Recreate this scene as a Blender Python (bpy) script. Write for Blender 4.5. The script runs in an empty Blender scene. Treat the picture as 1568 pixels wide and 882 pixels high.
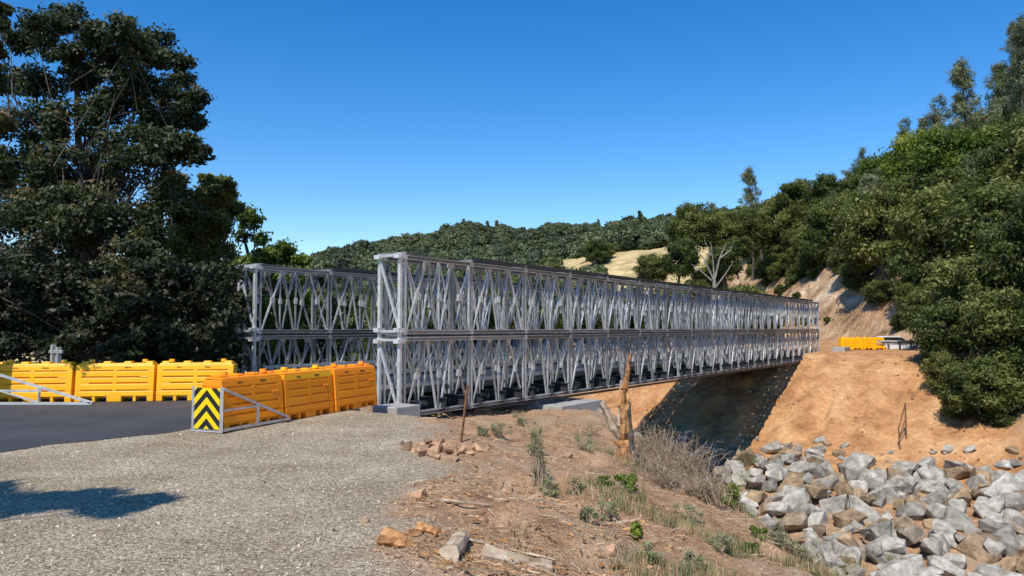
import bpy, bmesh, math, random
import numpy as np
from mathutils import Vector, Matrix

random.seed(7); rng = np.random.default_rng(7)
scene = bpy.context.scene
scene.view_settings.view_transform = 'Standard'
scene.view_settings.look = 'None'
scene.view_settings.exposure = 0

# ------------------------------------------------------------------ camera
F = 1150.0; PITCH = math.radians(3.04); EYE = 1.9
cam = bpy.data.cameras.new("camera"); cam.lens = F/1568*36; cam.sensor_width = 36
cam.clip_end = 6000; cam.clip_start = 0.05
camo = bpy.data.objects.new("camera", cam); scene.collection.objects.link(camo)
camo.location = (0, 0, EYE); camo.rotation_euler = (math.radians(90)+PITCH, 0, 0)
scene.camera = camo

def ray(px, py):
    v = 441-py
    return (px-784.0, F*math.cos(PITCH)-v*math.sin(PITCH), F*math.sin(PITCH)+v*math.cos(PITCH))
def P(px, py, d):
    r = ray(px, py); k = d/r[1]
    return np.array([r[0]*k, d, EYE+r[2]*k])

# ------------------------------------------------------------------ noise
def _h(ix, iy, s):
    n = np.sin(ix*127.1+iy*311.7+s*74.7)*43758.5453
    return n-np.floor(n)
def vnoise(x, y, s=0):
    ix = np.floor(x); iy = np.floor(y); fx = x-ix; fy = y-iy
    fx = fx*fx*(3-2*fx); fy = fy*fy*(3-2*fy)
    a = _h(ix, iy, s); b = _h(ix+1, iy, s); c = _h(ix, iy+1, s); d = _h(ix+1, iy+1, s)
    return (a*(1-fx)+b*fx)*(1-fy)+(c*(1-fx)+d*fx)*fy
def fbm(x, y, o=4, s=0):
    r = 0; a = .5
    for i in range(o):
        r = r+a*(vnoise(x, y, s+i)-.5); x = x*2.03+3.1; y = y*2.03+1.7; a *= .5
    return r
def sst(v, a, b):
    u = np.clip((v-a)/(b-a), 0, 1); return u*u*(3-2*u)

# ------------------------------------------------------------------ bridge frame
AX, AY = -3.02, 21.17; BX, BY = 0.573, 0.8195
def to_ts(x, y):
    return BX*(x-AX)+BY*(y-AY), BY*(x-AX)-BX*(y-AY)
def BR(t, s, z):
    return Vector((AX+BX*t+BY*s, AY+BY*t-BX*s, z))

def XH(y): return np.interp(y, [20, 44, 60, 66, 110, 170, 300], [24, 28.5, 33, 36, 36, 42, 42])
def masks(x, y):
    t, s = to_ts(x, y)
    n = fbm(x*.9, y*.9, 4, 5)
    xg = np.interp(y, [0, 6, 10, 15, 19, 24], [-1.0, -.9, -.7, -1.4, -2.6, -3.5])
    gravel = (1-sst(x-xg+n*2.0, -.4, .4))*(1-sst(t, -1.4, -.4))*(1-sst(-s, 9.2, 10.5))
    orange = sst(t+n*2, 27.5, 30)*(1-sst(x-XH(y)+n*3, -1.0, 1.5))*(1-sst(y, 95, 110))*sst(s, -20, -14)
    cut = sst(x-XH(y), -1.5, .5)*(1-sst(x-XH(y)+n*8, 8.5, 11))*sst(y, 58, 64)*(1-sst(y, 150, 180))
    grass = np.maximum(sst(y, 95, 115), sst(x-XH(y)+n*8, 8, 11)*sst(y, 55, 62))
    litter = sst(-s, 9.2, 11)*(1-sst(t, 40, 60))
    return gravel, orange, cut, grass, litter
def H(x, y):
    x = np.asarray(x, float); y = np.asarray(y, float)
    t, s = to_ts(x, y)
    xg = np.interp(y, [0, 10, 15, 20, 30], [-.9, -.8, -1.6, -3.0, -4.0])
    xe = np.interp(y, [0, 12, 20, 28], [4.1, 3.8, 3.6, 3.3])
    a = np.clip((x-xg)/(xe-xg), 0, 1.0)
    pl = -1.1*a**1.25
    dip = -.58*sst(s, -.95, -.3)*sst(t, -3.6, -1.2)
    pl = np.minimum(pl, dip)
    und = -(.74+.04*np.clip(t, 0, 10))*sst(t, -.7, -.1)
    pl = np.minimum(pl, und)
    d1 = x-xe; d2 = t-9.8
    D = np.where((d1 > 0) & (d2 > 0), np.sqrt(np.maximum(d1, 0)**2+np.maximum(d2, 0)**2), np.maximum(d1, d2))
    D = .5*(D+np.sqrt(D*D+.25))-.06
    D = np.maximum(D-.0, 0)
    near = pl-.82*D
    far = np.interp(t, [14, 19, 31.2, 32.4, 42.5, 44.5, 60], [-9.4, -9.2, -5.9, -5.6, -.8, -.15, 0])
    z = np.maximum(near, far)
    road = np.maximum((1-sst(t, -.6, .2))*sst(s, -9.6, -9.2)*(1-sst(s, 1.7, 2.2)), sst(t, 42, 45)*sst(s, -9, -8)*(1-sst(s, 6, 9)*.7)*(1-sst(t, 66, 70)))
    gr = (1-sst(x-xg, -.6, .8))*(1-sst(t, -2, 0))
    z = z+(1-road)*((1-gr)*(fbm(x*1.1, y*1.1, 5, 2)*.42+fbm(x*.35, y*.35, 2, 9)*.3*sst(a+d2.clip(0), .3, 1))+gr*fbm(x*2.2, y*2.2, 4, 3)*.05)
    z = z+sst(t, 31, 34)*(1-sst(t, 41, 44))*(fbm(s*.5+3, t*.18, 4, 11)*1.3+fbm(s*1.7+3, t*.5, 3, 14)*.6)
    u = x-XH(y)
    u = .5*(u+np.sqrt(u*u+1))-.2; u = np.maximum(u, 0)
    cutw = sst(y, 58, 66)
    rise = cutw*(.95*np.minimum(u, 9)+.60*np.maximum(u-9, 0))+(1-cutw)*.75*u
    rise = rise*(1+fbm(x*.12, y*.12, 4, 21)*.5)
    rise = 46*(1-np.exp(-rise/46))*1.25*sst(y, 20, 46)
    rise = rise+cutw*sst(u, .3, 3)*(fbm(x*.5, y*.5, 4, 24)*3.4)*(1-sst(y, 120, 160))
    z = z+rise*(1-sst(y, 118, 260)*.93)
    hp = np.interp(x*480/np.maximum(y, 120), [-700, -300, -129, -93, -56, -27, 7, 28, 48, 73, 132, 300, 800], [36, 36, 38, 46, 53, 62, 57, 59, 57, 56, 54, 50, 50])
    fr = sst(y, 190, 480)*hp*(1-.6*sst(y, 560, 1500))
    mid = 25*np.exp(-((x-108)/50)**2/2-((y-280)/75)**2/2)
    mid2 = 15*np.exp(-((x+60)/70)**2/2-((y-250)/50)**2/2)+13*np.exp(-((x-36)/24)**2/2-((y-212)/36)**2/2)
    nz = fbm(x*.012, y*.012, 3, 31)*12+fbm(x*.035, y*.035, 3, 37)*8
    z = z+np.maximum(fr, 0)+mid+mid2+nz*sst(y, 130, 300)
    return z
def H1(x, y): return float(H(np.array([x]), np.array([y]))[0])
def hit(px, py, dmax=700):
    r = ray(px, py); Y = np.concatenate([np.arange(3, 60, .04), np.arange(60, dmax, .4)])
    X = r[0]/r[1]*Y; Z = EYE+r[2]/r[1]*Y
    below = np.nonzero(Z < H(X, Y))[0]
    i = below[0] if len(below) else -1
    return np.array([X[i], Y[i], Z[i]])

# ------------------------------------------------------------------ mesh tools
def link(o, parent=None):
    scene.collection.objects.link(o)
    if parent: o.parent = parent
    return o
def empty(name):
    e = bpy.data.objects.new(name, None); e.empty_display_size = .5; return link(e)
def arr_mesh(name, V, Fc, mats, mi=None, tint=None, smooth=False):
    V = np.asarray(V, np.float32); Fc = np.asarray(Fc, np.int32); k = Fc.shape[1]; n = len(Fc)
    me = bpy.data.meshes.new(name)
    me.vertices.add(len(V)); me.vertices.foreach_set('co', V.ravel())
    me.loops.add(n*k); me.loops.foreach_set('vertex_index', Fc.ravel())
    me.polygons.add(n)
    me.polygons.foreach_set('loop_start', np.arange(0, n*k, k, dtype=np.int32))
    me.polygons.foreach_set('loop_total', np.full(n, k, np.int32))
    if mi is not None: me.polygons.foreach_set('material_index', np.asarray(mi, np.int32))
    me.polygons.foreach_set('use_smooth', np.full(n, smooth, bool))
    for m in mats: me.materials.append(m)
    if tint is not None:
        a = me.attributes.new('tint', 'FLOAT', 'FACE'); a.data.foreach_set('value', np.asarray(tint, np.float32))
    me.update(calc_edges=True)
    return me
def obj(name, me, parent=None, loc=None):
    o = bpy.data.objects.new(name, me); link(o, parent)
    if loc is not None: o.location = loc
    return o

class MB:
    def __init__(s): s.v = []; s.f = []; s.m = []; s.t = []
    def add(s, vs, fs, mi=0, t=.5):
        b = len(s.v); s.v.extend([tuple(v) for v in vs])
        for f in fs: s.f.append(tuple(i+b for i in f)); s.m.append(mi); s.t.append(t)
    def beam(s, p0, p1, w, h, up=(0, 0, 1), mi=0, t=.5):
        p0 = Vector(p0); p1 = Vector(p1); d = (p1-p0).normalized(); up = Vector(up)
        if abs(d.dot(up)) > .98: up = Vector((BX, BY, 0))
        x = d.cross(up).normalized(); z = x.cross(d).normalized()
        vs = [p+x*(a*w/2)+z*(b*h/2) for p in (p0, p1) for a, b in ((-1, -1), (1, -1), (1, 1), (-1, 1))]
        s.add(vs, [(3, 2, 1, 0), (4, 5, 6, 7), (0, 1, 5, 4), (1, 2, 6, 5), (2, 3, 7, 6), (3, 0, 4, 7)], mi, t)
    def bbox(s, t0, t1, s0, s1, z0, z1, mi=0, t=.5):
        vs = [BR(a, b, c) for c in (z0, z1) for a, b in ((t0, s0), (t1, s0), (t1, s1), (t0, s1))]
        s.add(vs, [(3, 2, 1, 0), (4, 5, 6, 7), (0, 1, 5, 4), (1, 2, 6, 5), (2, 3, 7, 6), (3, 0, 4, 7)], mi, t)
    def tube(s, pts, rad, n=6, mi=0, t=.5):
        b = len(s.v); pts = [Vector(p) for p in pts]
        for i, p in enumerate(pts):
            d = (pts[min(i+1, len(pts)-1)]-pts[max(i-1, 0)]).normalized()
            u = Vector((0, 0, 1)) if abs(d.z) < .9 else Vector((1, 0, 0))
            x = d.cross(u).normalized(); y = d.cross(x)
            for k in range(n):
                a = 2*math.pi*k/n
                s.v.append(tuple(p+(x*math.cos(a)+y*math.sin(a))*rad[i]))
        for i in range(len(pts)-1):
            for k in range(n):
                s.f.append((b+i*n+k, b+i*n+(k+1) % n, b+(i+1)*n+(k+1) % n, b+(i+1)*n+k)); s.m.append(mi); s.t.append(t)
    def mesh(s, name, mats, smooth=False, bevel=0):
        me = bpy.data.meshes.new(name); me.from_pydata(s.v, [], s.f)
        me.polygons.foreach_set('material_index', np.array(s.m, np.int32))
        me.polygons.foreach_set('use_smooth', np.full(len(s.f), smooth, bool))
        a = me.attributes.new('tint', 'FLOAT', 'FACE'); a.data.foreach_set('value', np.array(s.t, np.float32))
        for m in mats: me.materials.append(m)
        if bevel:
            bm = bmesh.new(); bm.from_mesh(me)
            bmesh.ops.recalc_face_normals(bm, faces=bm.faces[:])
            bmesh.ops.bevel(bm, geom=bm.edges[:], offset=bevel, segments=2, profile=.5, affect='EDGES', clamp_overlap=True)
            bm.to_mesh(me); bm.free()
        me.update(); return me

# ------------------------------------------------------------------ materials
def new_mat(name):
    m = bpy.data.materials.new(name); m.use_nodes = True
    nt = m.node_tree; b = nt.nodes['Principled BSDF']; return m, nt, b
def N(nt, typ, **kw):
    n = nt.nodes.new(typ)
    for k, v in kw.items():
        if k in n.inputs.keys(): n.inputs[k].default_value = v
        else: setattr(n, k, v)
    return n
def ramp(nt, fac, stops):
    r = nt.nodes.new('ShaderNodeValToRGB'); e = r.color_ramp.elements
    while len(e) < len(stops): e.new(.5)
    for i, (p, c) in enumerate(stops):
        e[i].position = p; e[i].color = (*c, 1)
    nt.links.new(fac, r.inputs[0]); return r.outputs[0]
def mixc(nt, fac, a, b, mode='MIX'):
    m = nt.nodes.new('ShaderNodeMix'); m.data_type = 'RGBA'; m.blend_type = mode
    if isinstance(fac, (int, float)): m.inputs[0].default_value = fac
    else: nt.links.new(fac, m.inputs[0])
    for v, i in ((a, 6), (b, 7)):
        if isinstance(v, tuple): m.inputs[i].default_value = (*v, 1)
        else: nt.links.new(v, m.inputs[i])
    return m.outputs[2]
def pos(nt): return nt.nodes.new('ShaderNodeNewGeometry').outputs['Position']
def noise(nt, co, scale, detail=6, rough=.6):
    n = N(nt, 'ShaderNodeTexNoise'); n.inputs['Scale'].default_value = scale; n.inputs['Detail'].default_value = detail; n.inputs['Roughness'].default_value = rough
    nt.links.new(co, n.inputs['Vector']); return n.outputs['Fac']
def bump(nt, b, hgt, strength=.5, dist=.02):
    n = nt.nodes.new('ShaderNodeBump'); n.inputs['Strength'].default_value = strength; n.inputs['Distance'].default_value = dist
    nt.links.new(hgt, n.inputs['Height']); nt.links.new(n.outputs[0], b.inputs['Normal'])
def attr(nt, name):
    a = nt.nodes.new('ShaderNodeAttribute'); a.attribute_name = name; return a.outputs['Fac']
def math_n(nt, op, a, b=0.0):
    m = nt.nodes.new('ShaderNodeMath'); m.operation = op
    for i, v in enumerate((a, b)):
        if isinstance(v, (int, float)): m.inputs[i].default_value = v
        else: nt.links.new(v, m.inputs[i])
    return m.outputs[0]

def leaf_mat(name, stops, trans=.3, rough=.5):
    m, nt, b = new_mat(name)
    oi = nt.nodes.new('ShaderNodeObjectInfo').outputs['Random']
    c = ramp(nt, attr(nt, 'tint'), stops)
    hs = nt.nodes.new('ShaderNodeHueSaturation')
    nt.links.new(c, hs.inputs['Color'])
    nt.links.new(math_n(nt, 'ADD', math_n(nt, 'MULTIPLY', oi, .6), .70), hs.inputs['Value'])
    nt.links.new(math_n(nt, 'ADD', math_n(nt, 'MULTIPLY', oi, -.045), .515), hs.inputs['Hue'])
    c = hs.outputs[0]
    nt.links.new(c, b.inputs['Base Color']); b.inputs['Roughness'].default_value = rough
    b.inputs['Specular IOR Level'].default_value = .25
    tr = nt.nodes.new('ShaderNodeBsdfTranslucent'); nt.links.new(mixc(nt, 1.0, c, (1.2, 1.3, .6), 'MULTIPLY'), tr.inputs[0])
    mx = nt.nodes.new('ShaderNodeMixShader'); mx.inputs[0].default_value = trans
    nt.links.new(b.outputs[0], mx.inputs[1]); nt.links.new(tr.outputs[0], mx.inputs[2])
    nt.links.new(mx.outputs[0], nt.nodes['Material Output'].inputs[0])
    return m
leaf_oak = leaf_mat('oak_leaves', [(0, (.028, .042, .010)), (.5, (.098, .125, .030)), (1, (.225, .235, .070))])
leaf_bright = leaf_mat('bright_oak_leaves', [(0, (.035, .065, .008)), (.5, (.125, .185, .022)), (1, (.24, .29, .055))])
leaf_grey = leaf_mat('grey_pine_needles', [(0, (.06, .085, .04)), (.5, (.16, .185, .10)), (1, (.28, .29, .17))])
leaf_shade = leaf_mat('shade_dark_leaves', [(0, (.013, .020, .008)), (.45, (.042, .056, .020)), (.85, (.10, .118, .042)), (1, (.22, .155, .08))], .2)  # left oaks' shade put into low leaf colours; tan end is real foliage
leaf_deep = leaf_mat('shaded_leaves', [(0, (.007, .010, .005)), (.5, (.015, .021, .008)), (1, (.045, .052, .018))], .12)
leaf_haze = leaf_mat('hazy_distant_leaves', [(0, (.050, .072, .040)), (.5, (.092, .120, .055)), (1, (.16, .185, .085))], .15)  # bluish cast is distance haze put into the leaf colour
leaf_weed = leaf_mat('weed_leaves', [(0, (.09, .12, .04)), (.5, (.21, .23, .11)), (1, (.36, .36, .21))], .3)

m_bark, nt, b = new_mat('bark')
c = ramp(nt, noise(nt, pos(nt), 6), [(.3, (.035, .028, .022)), (.7, (.13, .11, .085))]); nt.links.new(c, b.inputs['Base Color'])
b.inputs['Roughness'].default_value = .9; bump(nt, b, noise(nt, pos(nt), 18), .6, .03)
m_palebark, nt, b = new_mat('pale_bark')
c = ramp(nt, noise(nt, pos(nt), 3), [(.3, (.15, .13, .10)), (.7, (.34, .31, .26))]); nt.links.new(c, b.inputs['Base Color']); b.inputs['Roughness'].default_value = .9

# --- ground
m_ground, nt, b = new_mat('ground')
p = pos(nt)
n_big = noise(nt, p, .35, 5); n_mid = noise(nt, p, 2.2, 8, .65); n_fine = noise(nt, p, 22, 6, .7)
soil = ramp(nt, n_mid, [(.3, (.27, .15, .08)), (.5, (.46, .275, .155)), (.7, (.62, .41, .25))])
soil = mixc(nt, math_n(nt, 'MULTIPLY', ramp(nt, n_big, [(.5, (0, 0, 0)), (.62, (1, 1, 1))]), .6), soil, (.44, .35, .23))
soil = mixc(nt, .7, soil, ramp(nt, n_fine, [(.3, (.35, .35, .35)), (.7, (1.35, 1.3, 1.25))]), 'MULTIPLY')
vor = N(nt, 'ShaderNodeTexVoronoi'); vor.inputs['Scale'].default_value = 38; nt.links.new(p, vor.inputs['Vector'])
vor2 = N(nt, 'ShaderNodeTexVoronoi'); vor2.inputs['Scale'].default_value = 85; nt.links.new(p, vor2.inputs['Vector'])
bw = nt.nodes.new('ShaderNodeRGBToBW'); nt.links.new(vor.outputs['Color'], bw.inputs[0])
gr = ramp(nt, bw.outputs[0], [(.15, (.28, .22, .145)), (.5, (.46, .38, .265)), (.85, (.65, .56, .42))])
gr = mixc(nt, .5, gr, ramp(nt, vor2.outputs['Distance'], [(.1, (1.15, 1.15, 1.15)), (.7, (.55, .52, .48))]), 'MULTIPLY')
gr = mixc(nt, .8, gr, ramp(nt, noise(nt, p, .8, 5), [(.35, (.74, .68, .60)), (.65, (1.15, 1.13, 1.1))]), 'MULTIPLY')
mp = nt.nodes.new('ShaderNodeMapping'); mp.inputs['Scale'].default_value = (1, 1, .25); nt.links.new(p, mp.inputs[0])
org = ramp(nt, noise(nt, mp.outputs[0], .55, 9, .62), [(.32, (.36, .17, .07)), (.5, (.58, .30, .13)), (.68, (.72, .43, .21))])
org = mixc(nt, .8, org, ramp(nt, noise(nt, p, 3.5, 8, .75), [(.3, (.55, .52, .48)), (.55, (1, 1, 1)), (.7, (1.25, 1.25, 1.25))]), 'MULTIPLY')
cut = ramp(nt, noise(nt, p, .22, 9, .72), [(.36, (.17, .11, .055)), (.46, (.46, .27, .14)), (.56, (.62, .41, .24)), (.64, (.80, .62, .42))])
grs = ramp(nt, noise(nt, p, .25, 6, .65), [(.35, (.34, .26, .11)), (.6, (.64, .48, .24))])
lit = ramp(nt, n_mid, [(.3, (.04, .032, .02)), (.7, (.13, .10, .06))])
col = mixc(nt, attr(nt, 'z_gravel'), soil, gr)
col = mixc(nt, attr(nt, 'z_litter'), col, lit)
col = mixc(nt, attr(nt, 'z_orange'), col, org)
col = mixc(nt, attr(nt, 'z_grass'), col, grs)
col = mixc(nt, attr(nt, 'z_cut'), col, cut)
nt.links.new(col, b.inputs['Base Color']); b.inputs['Roughness'].default_value = .95; b.inputs['Specular IOR Level'].default_value = .15
hh = math_n(nt, 'ADD', n_fine, math_n(nt, 'MULTIPLY', vor.outputs['Distance'], -.6)); hh = math_n(nt, 'ADD', hh, math_n(nt, 'MULTIPLY', n_mid, 3.5))
oc = math_n(nt, 'ADD', attr(nt, 'z_orange'), math_n(nt, 'MULTIPLY', attr(nt, 'z_cut'), 2.5))
hh = math_n(nt, 'ADD', hh, math_n(nt, 'MULTIPLY', math_n(nt, 'MULTIPLY', noise(nt, p, .9, 6, .65), oc), 11.0))
bump(nt, b, hh, .85, .035)

def simple_noise_mat(name, c0, c1, scale=8, rough=.8, bs=.3, bd=.01, metal=0, spec=.4, tinted=None):
    m, nt, b = new_mat(name); p = pos(nt); f = noise(nt, p, scale, 7, .65)
    c = ramp(nt, f, [(.3, c0), (.7, c1)])
    if tinted: c = mixc(nt, 1.0, c, ramp(nt, attr(nt, 'tint'), tinted), 'MULTIPLY')
    nt.links.new(c, b.inputs['Base Color']); b.inputs['Roughness'].default_value = rough
    b.inputs['Metallic'].default_value = metal; b.inputs['Specular IOR Level'].default_value = spec
    if bs: bump(nt, b, f, bs, bd)
    return m
m_asphalt, nt, b = new_mat('asphalt'); p = pos(nt)
c = ramp(nt, noise(nt, p, 120, 3, .8), [(.3, (.022, .023, .025)), (.75, (.085, .086, .090))])
c = mixc(nt, .8, c, ramp(nt, noise(nt, p, .7, 4), [(.35, (.75, .75, .77)), (.7, (1.35, 1.3, 1.25))]), 'MULTIPLY')
nt.links.new(c, b.inputs['Base Color']); b.inputs['Roughness'].default_value = .75; bump(nt, b, noise(nt, p, 150, 2), .5, .006)
m_conc = simple_noise_mat('concrete', (.27, .255, .23), (.43, .41, .37), 3, .85)
m_steel = simple_noise_mat('galvanised_steel', (.44, .44, .43), (.70, .70, .68), 5, .38, .05, .002, .4, .5, [(0, (.18, .18, .185)), (.5, (.68, .68, .68)), (1, (1.25, 1.25, 1.25))])
m_dsteel = simple_noise_mat('dark_steel', (.025, .027, .03), (.055, .056, .06), 5, .5, .05, .002, .3)
m_rust = simple_noise_mat('rusted_steel', (.10, .04, .02), (.25, .12, .06), 20, .85)
m_oy = simple_noise_mat('sunlit_orange_plastic', (.95, .42, .003), (1.0, .51, .008), 1.6, .42, .05, .004, 0, .4)  # sunlit tone of the barrier orange put into the colour
m_oo = simple_noise_mat('less_lit_orange_plastic', (.95, .24, .002), (1.0, .34, .005), 1.6, .42, .05, .004, 0, .4)  # weaker light on the near row put into a deeper orange
m_recess_shade = simple_noise_mat('recess_shade_plastic', (.70, .21, .003), (.82, .28, .008), 3, .6, 0)  # barrier orange darkened to carry the shade inside the grooves
m_black = simple_noise_mat('black_rubber', (.012, .012, .012), (.03, .03, .03), 8, .5, 0)
m_white = simple_noise_mat('white_paint', (.6, .6, .6), (.78, .78, .76), 6, .35, 0)
m_glass = simple_noise_mat('dark_glass', (.01, .012, .014), (.02, .022, .025), 6, .08, 0)
m_rock = simple_noise_mat('boulder_stone', (.17, .158, .135), (.56, .535, .48), 2.6, .9, .9, .09, 0, .2, [(0, (.50, .38, .27)), (.2, (1.0, .72, .46)), (.3, (.62, .60, .56)), (.6, (.92, .88, .80)), (1, (1.2, 1.16, 1.10))])
m_peb = simple_noise_mat('pebble_stone', (.34, .285, .21), (.56, .50, .40), 30, .9, 0, .01, 0, .2, [(0, (.5, .45, .39)), (.6, (1, .96, .90)), (1, (1.5, 1.46, 1.38))])
m_clod = simple_noise_mat('earth_clod', (.32, .19, .11), (.54, .35, .215), 12, .95, .5, .01, 0, .1, [(0, (.5, .5, .5)), (1, (1.3, 1.25, 1.2))])
m_wood = simple_noise_mat('split_wood', (.24, .11, .045), (.62, .35, .15), 9, .9, .8, .03, 0, .2, [(0, (.40, .32, .27)), (1, (1.25, 1.2, 1.15))])
m_paleW = simple_noise_mat('bleached_wood', (.28, .21, .14), (.58, .49, .38), 9, .85, .5, .01, 0, .2, [(0, (.45, .38, .31)), (1, (1.25, 1.2, 1.12))])
m_straw = simple_noise_mat('dry_straw', (.36, .25, .14), (.62, .47, .28), 9, .9, 0, .01, 0, .2, [(0, (.42, .36, .30)), (1, (1.25, 1.2, 1.1))])

m_chev, nt, b = new_mat('chevron_sheeting')
tc = nt.nodes.new('ShaderNodeTexCoord'); sp = nt.nodes.new('ShaderNodeSeparateXYZ'); nt.links.new(tc.outputs['Object'], sp.inputs[0])
a = math_n(nt, 'ABSOLUTE', sp.outputs['X']); v = math_n(nt, 'ADD', sp.outputs['Z'], a); v = math_n(nt, 'FRACT', math_n(nt, 'MULTIPLY', v, 3.9))
v = math_n(nt, 'GREATER_THAN', v, .5)
nt.links.new(mixc(nt, v, (.85, .58, .0), (.012, .012, .012)), b.inputs['Base Color']); b.inputs['Roughness'].default_value = .35

# ------------------------------------------------------------------ terrain sheet
def axis(segs):
    out = []
    for a, b_, st in segs: out.append(np.arange(a, b_, st))
    return np.concatenate(out)
gx = np.sort(np.concatenate([-np.geomspace(14, 2500, 50), axis([(-13.5, -4, .3), (-4, 8, .11), (8, 46, .38)]), np.geomspace(46.5, 2500, 70)]))
gy = np.concatenate([axis([(-60, 3, 3), (3, 22, .11), (22, 76, .36)]), np.geomspace(76.5, 3500, 150)])
XX, YY = np.meshgrid(gx, gy)
ZZ = H(XX.ravel(), YY.ravel())
V = np.stack([XX.ravel(), YY.ravel(), ZZ], 1)
nx = len(gx); ny = len(gy)
i, j = np.meshgrid(np.arange(nx-1), np.arange(ny-1)); q = (j*nx+i).ravel()
me = arr_mesh('ground', V, np.stack([q, q+1, q+nx+1, q+nx], 1), [m_ground], smooth=True)
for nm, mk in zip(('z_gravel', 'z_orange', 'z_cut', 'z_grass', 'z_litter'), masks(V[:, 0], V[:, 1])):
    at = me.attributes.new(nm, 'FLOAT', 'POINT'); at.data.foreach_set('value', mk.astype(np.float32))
obj('ground', me)

# ------------------------------------------------------------------ roads
def strip(name, rows, mat, dz):
    mb = MB(); pr = None
    for t, s0, s1, z in rows:
        k = len(mb.v); mb.v += [tuple(BR(t, s0, z+dz)), tuple(BR(t, s1, z+dz))]
        if pr is not None: mb.f.append((pr, pr+1, k+1, k)); mb.m.append(0); mb.t.append(.5)
        pr = k
    return obj(name, mb.mesh(name, [mat]))
rows = []
for t in np.arange(-90, -3.8, .35): rows.append((t, 1.55+.10*math.sin(t*2.1)+.06*math.sin(t*5.3), -8.8, 0.012))
rows += [(-3.3, 1.2, -8.0, .012), (-2, .1, -7, .012), (-1.0, -.9, -6.4, .012), (0.02, -1.1, -6.3, .006)]
strip('asphalt_road', rows, m_asphalt, 0)
strip('asphalt_road', [(48.9, -1.1, -6.3, .012), (52, .2, -7.5, .02), (66, .2, -7.5, .02)], m_asphalt, 0)

# ------------------------------------------------------------------ bridge
bridge = empty('truss_bridge')
PL = 3.048; NP = 16; L = PL*NP; Z0 = -.64; SH = 2.32
planes = [-0.06, -.84, -6.60, -7.44]
mb = MB()
R = random.Random(3)
for sp_ in planes:
    for k in range(2):
        zb = Z0+SH*k; zl = zb+.10; zt = zb+SH-.10; zm = (zl+zt)/2
        for off in (-.055, .055):
            for i in range(NP):
                for z in (zl, zt):
                    tt = .0+R.random()*.3
                    mb.beam(BR(i*PL+.012, sp_+off, z), BR((i+1)*PL-.012, sp_+off, z), .03, .095, t=tt)
                    for fz in (-.05, .05):
                        mb.beam(BR(i*PL+.015, sp_+off*1.5, z+fz), BR((i+1)*PL-.015, sp_+off*1.5, z+fz), .06, .012, t=tt+.6)  # pale flanges, dark webs: sunlit edges and shaded sides set by tint
        for i in range(NP):
            t0 = i*PL; tt = .25+R.random()*.6
            for tv in (t0+.07, t0+PL-.07): mb.beam(BR(tv, sp_, zl+.05), BR(tv, sp_, zt-.05), .055, .065, t=tt)
            mb.beam(BR(t0+PL/2, sp_, zl+.05), BR(t0+PL/2, sp_, zt-.05), .045, .05, t=tt)
            pts = [(.10, zl), (.98, zt), (PL/2-.07, zl), None, (PL/2+.07, zl), (PL-.98, zt), (PL-.10, zl)]
            for a_, b_ in zip(pts[:-1], pts[1:]):
                if a_ and b_: mb.beam(BR(t0+a_[0], sp_, a_[1]), BR(t0+b_[0], sp_, b_[1]), .05, .055, t=R.uniform(.3, 1))
            mb.beam(BR(t0+.07, sp_+.004, zt-.05), BR(t0+.56, sp_+.004, zm), .038, .04, t=tt)
            mb.beam(BR(t0+PL-.07, sp_+.004, zt-.05), BR(t0+PL-.56, sp_+.004, zm), .038, .04, t=tt)
            mb.beam(BR(t0+PL/2, sp_+.004, zt-.05), BR(t0+PL/2-.32, sp_+.004, zm+.1), .038, .04, t=tt)
            mb.beam(BR(t0+PL/2, sp_+.004, zt-.05), BR(t0+PL/2+.32, sp_+.004, zm+.1), .038, .04, t=tt)
            for tv, w in ((.56, .14), (PL-.56, .14), (PL/2, .11)):
                mb.bbox(t0+tv-w/2, t0+tv+w/2, sp_-.045, sp_+.045, zm-.10, zm+.10, t=.75)
            for tv in (.98, PL-.98):
                mb.bbox(t0+tv-.11, t0+tv+.11, sp_-.047, sp_+.047, zt-.17, zt-.06, t=.5)
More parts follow.
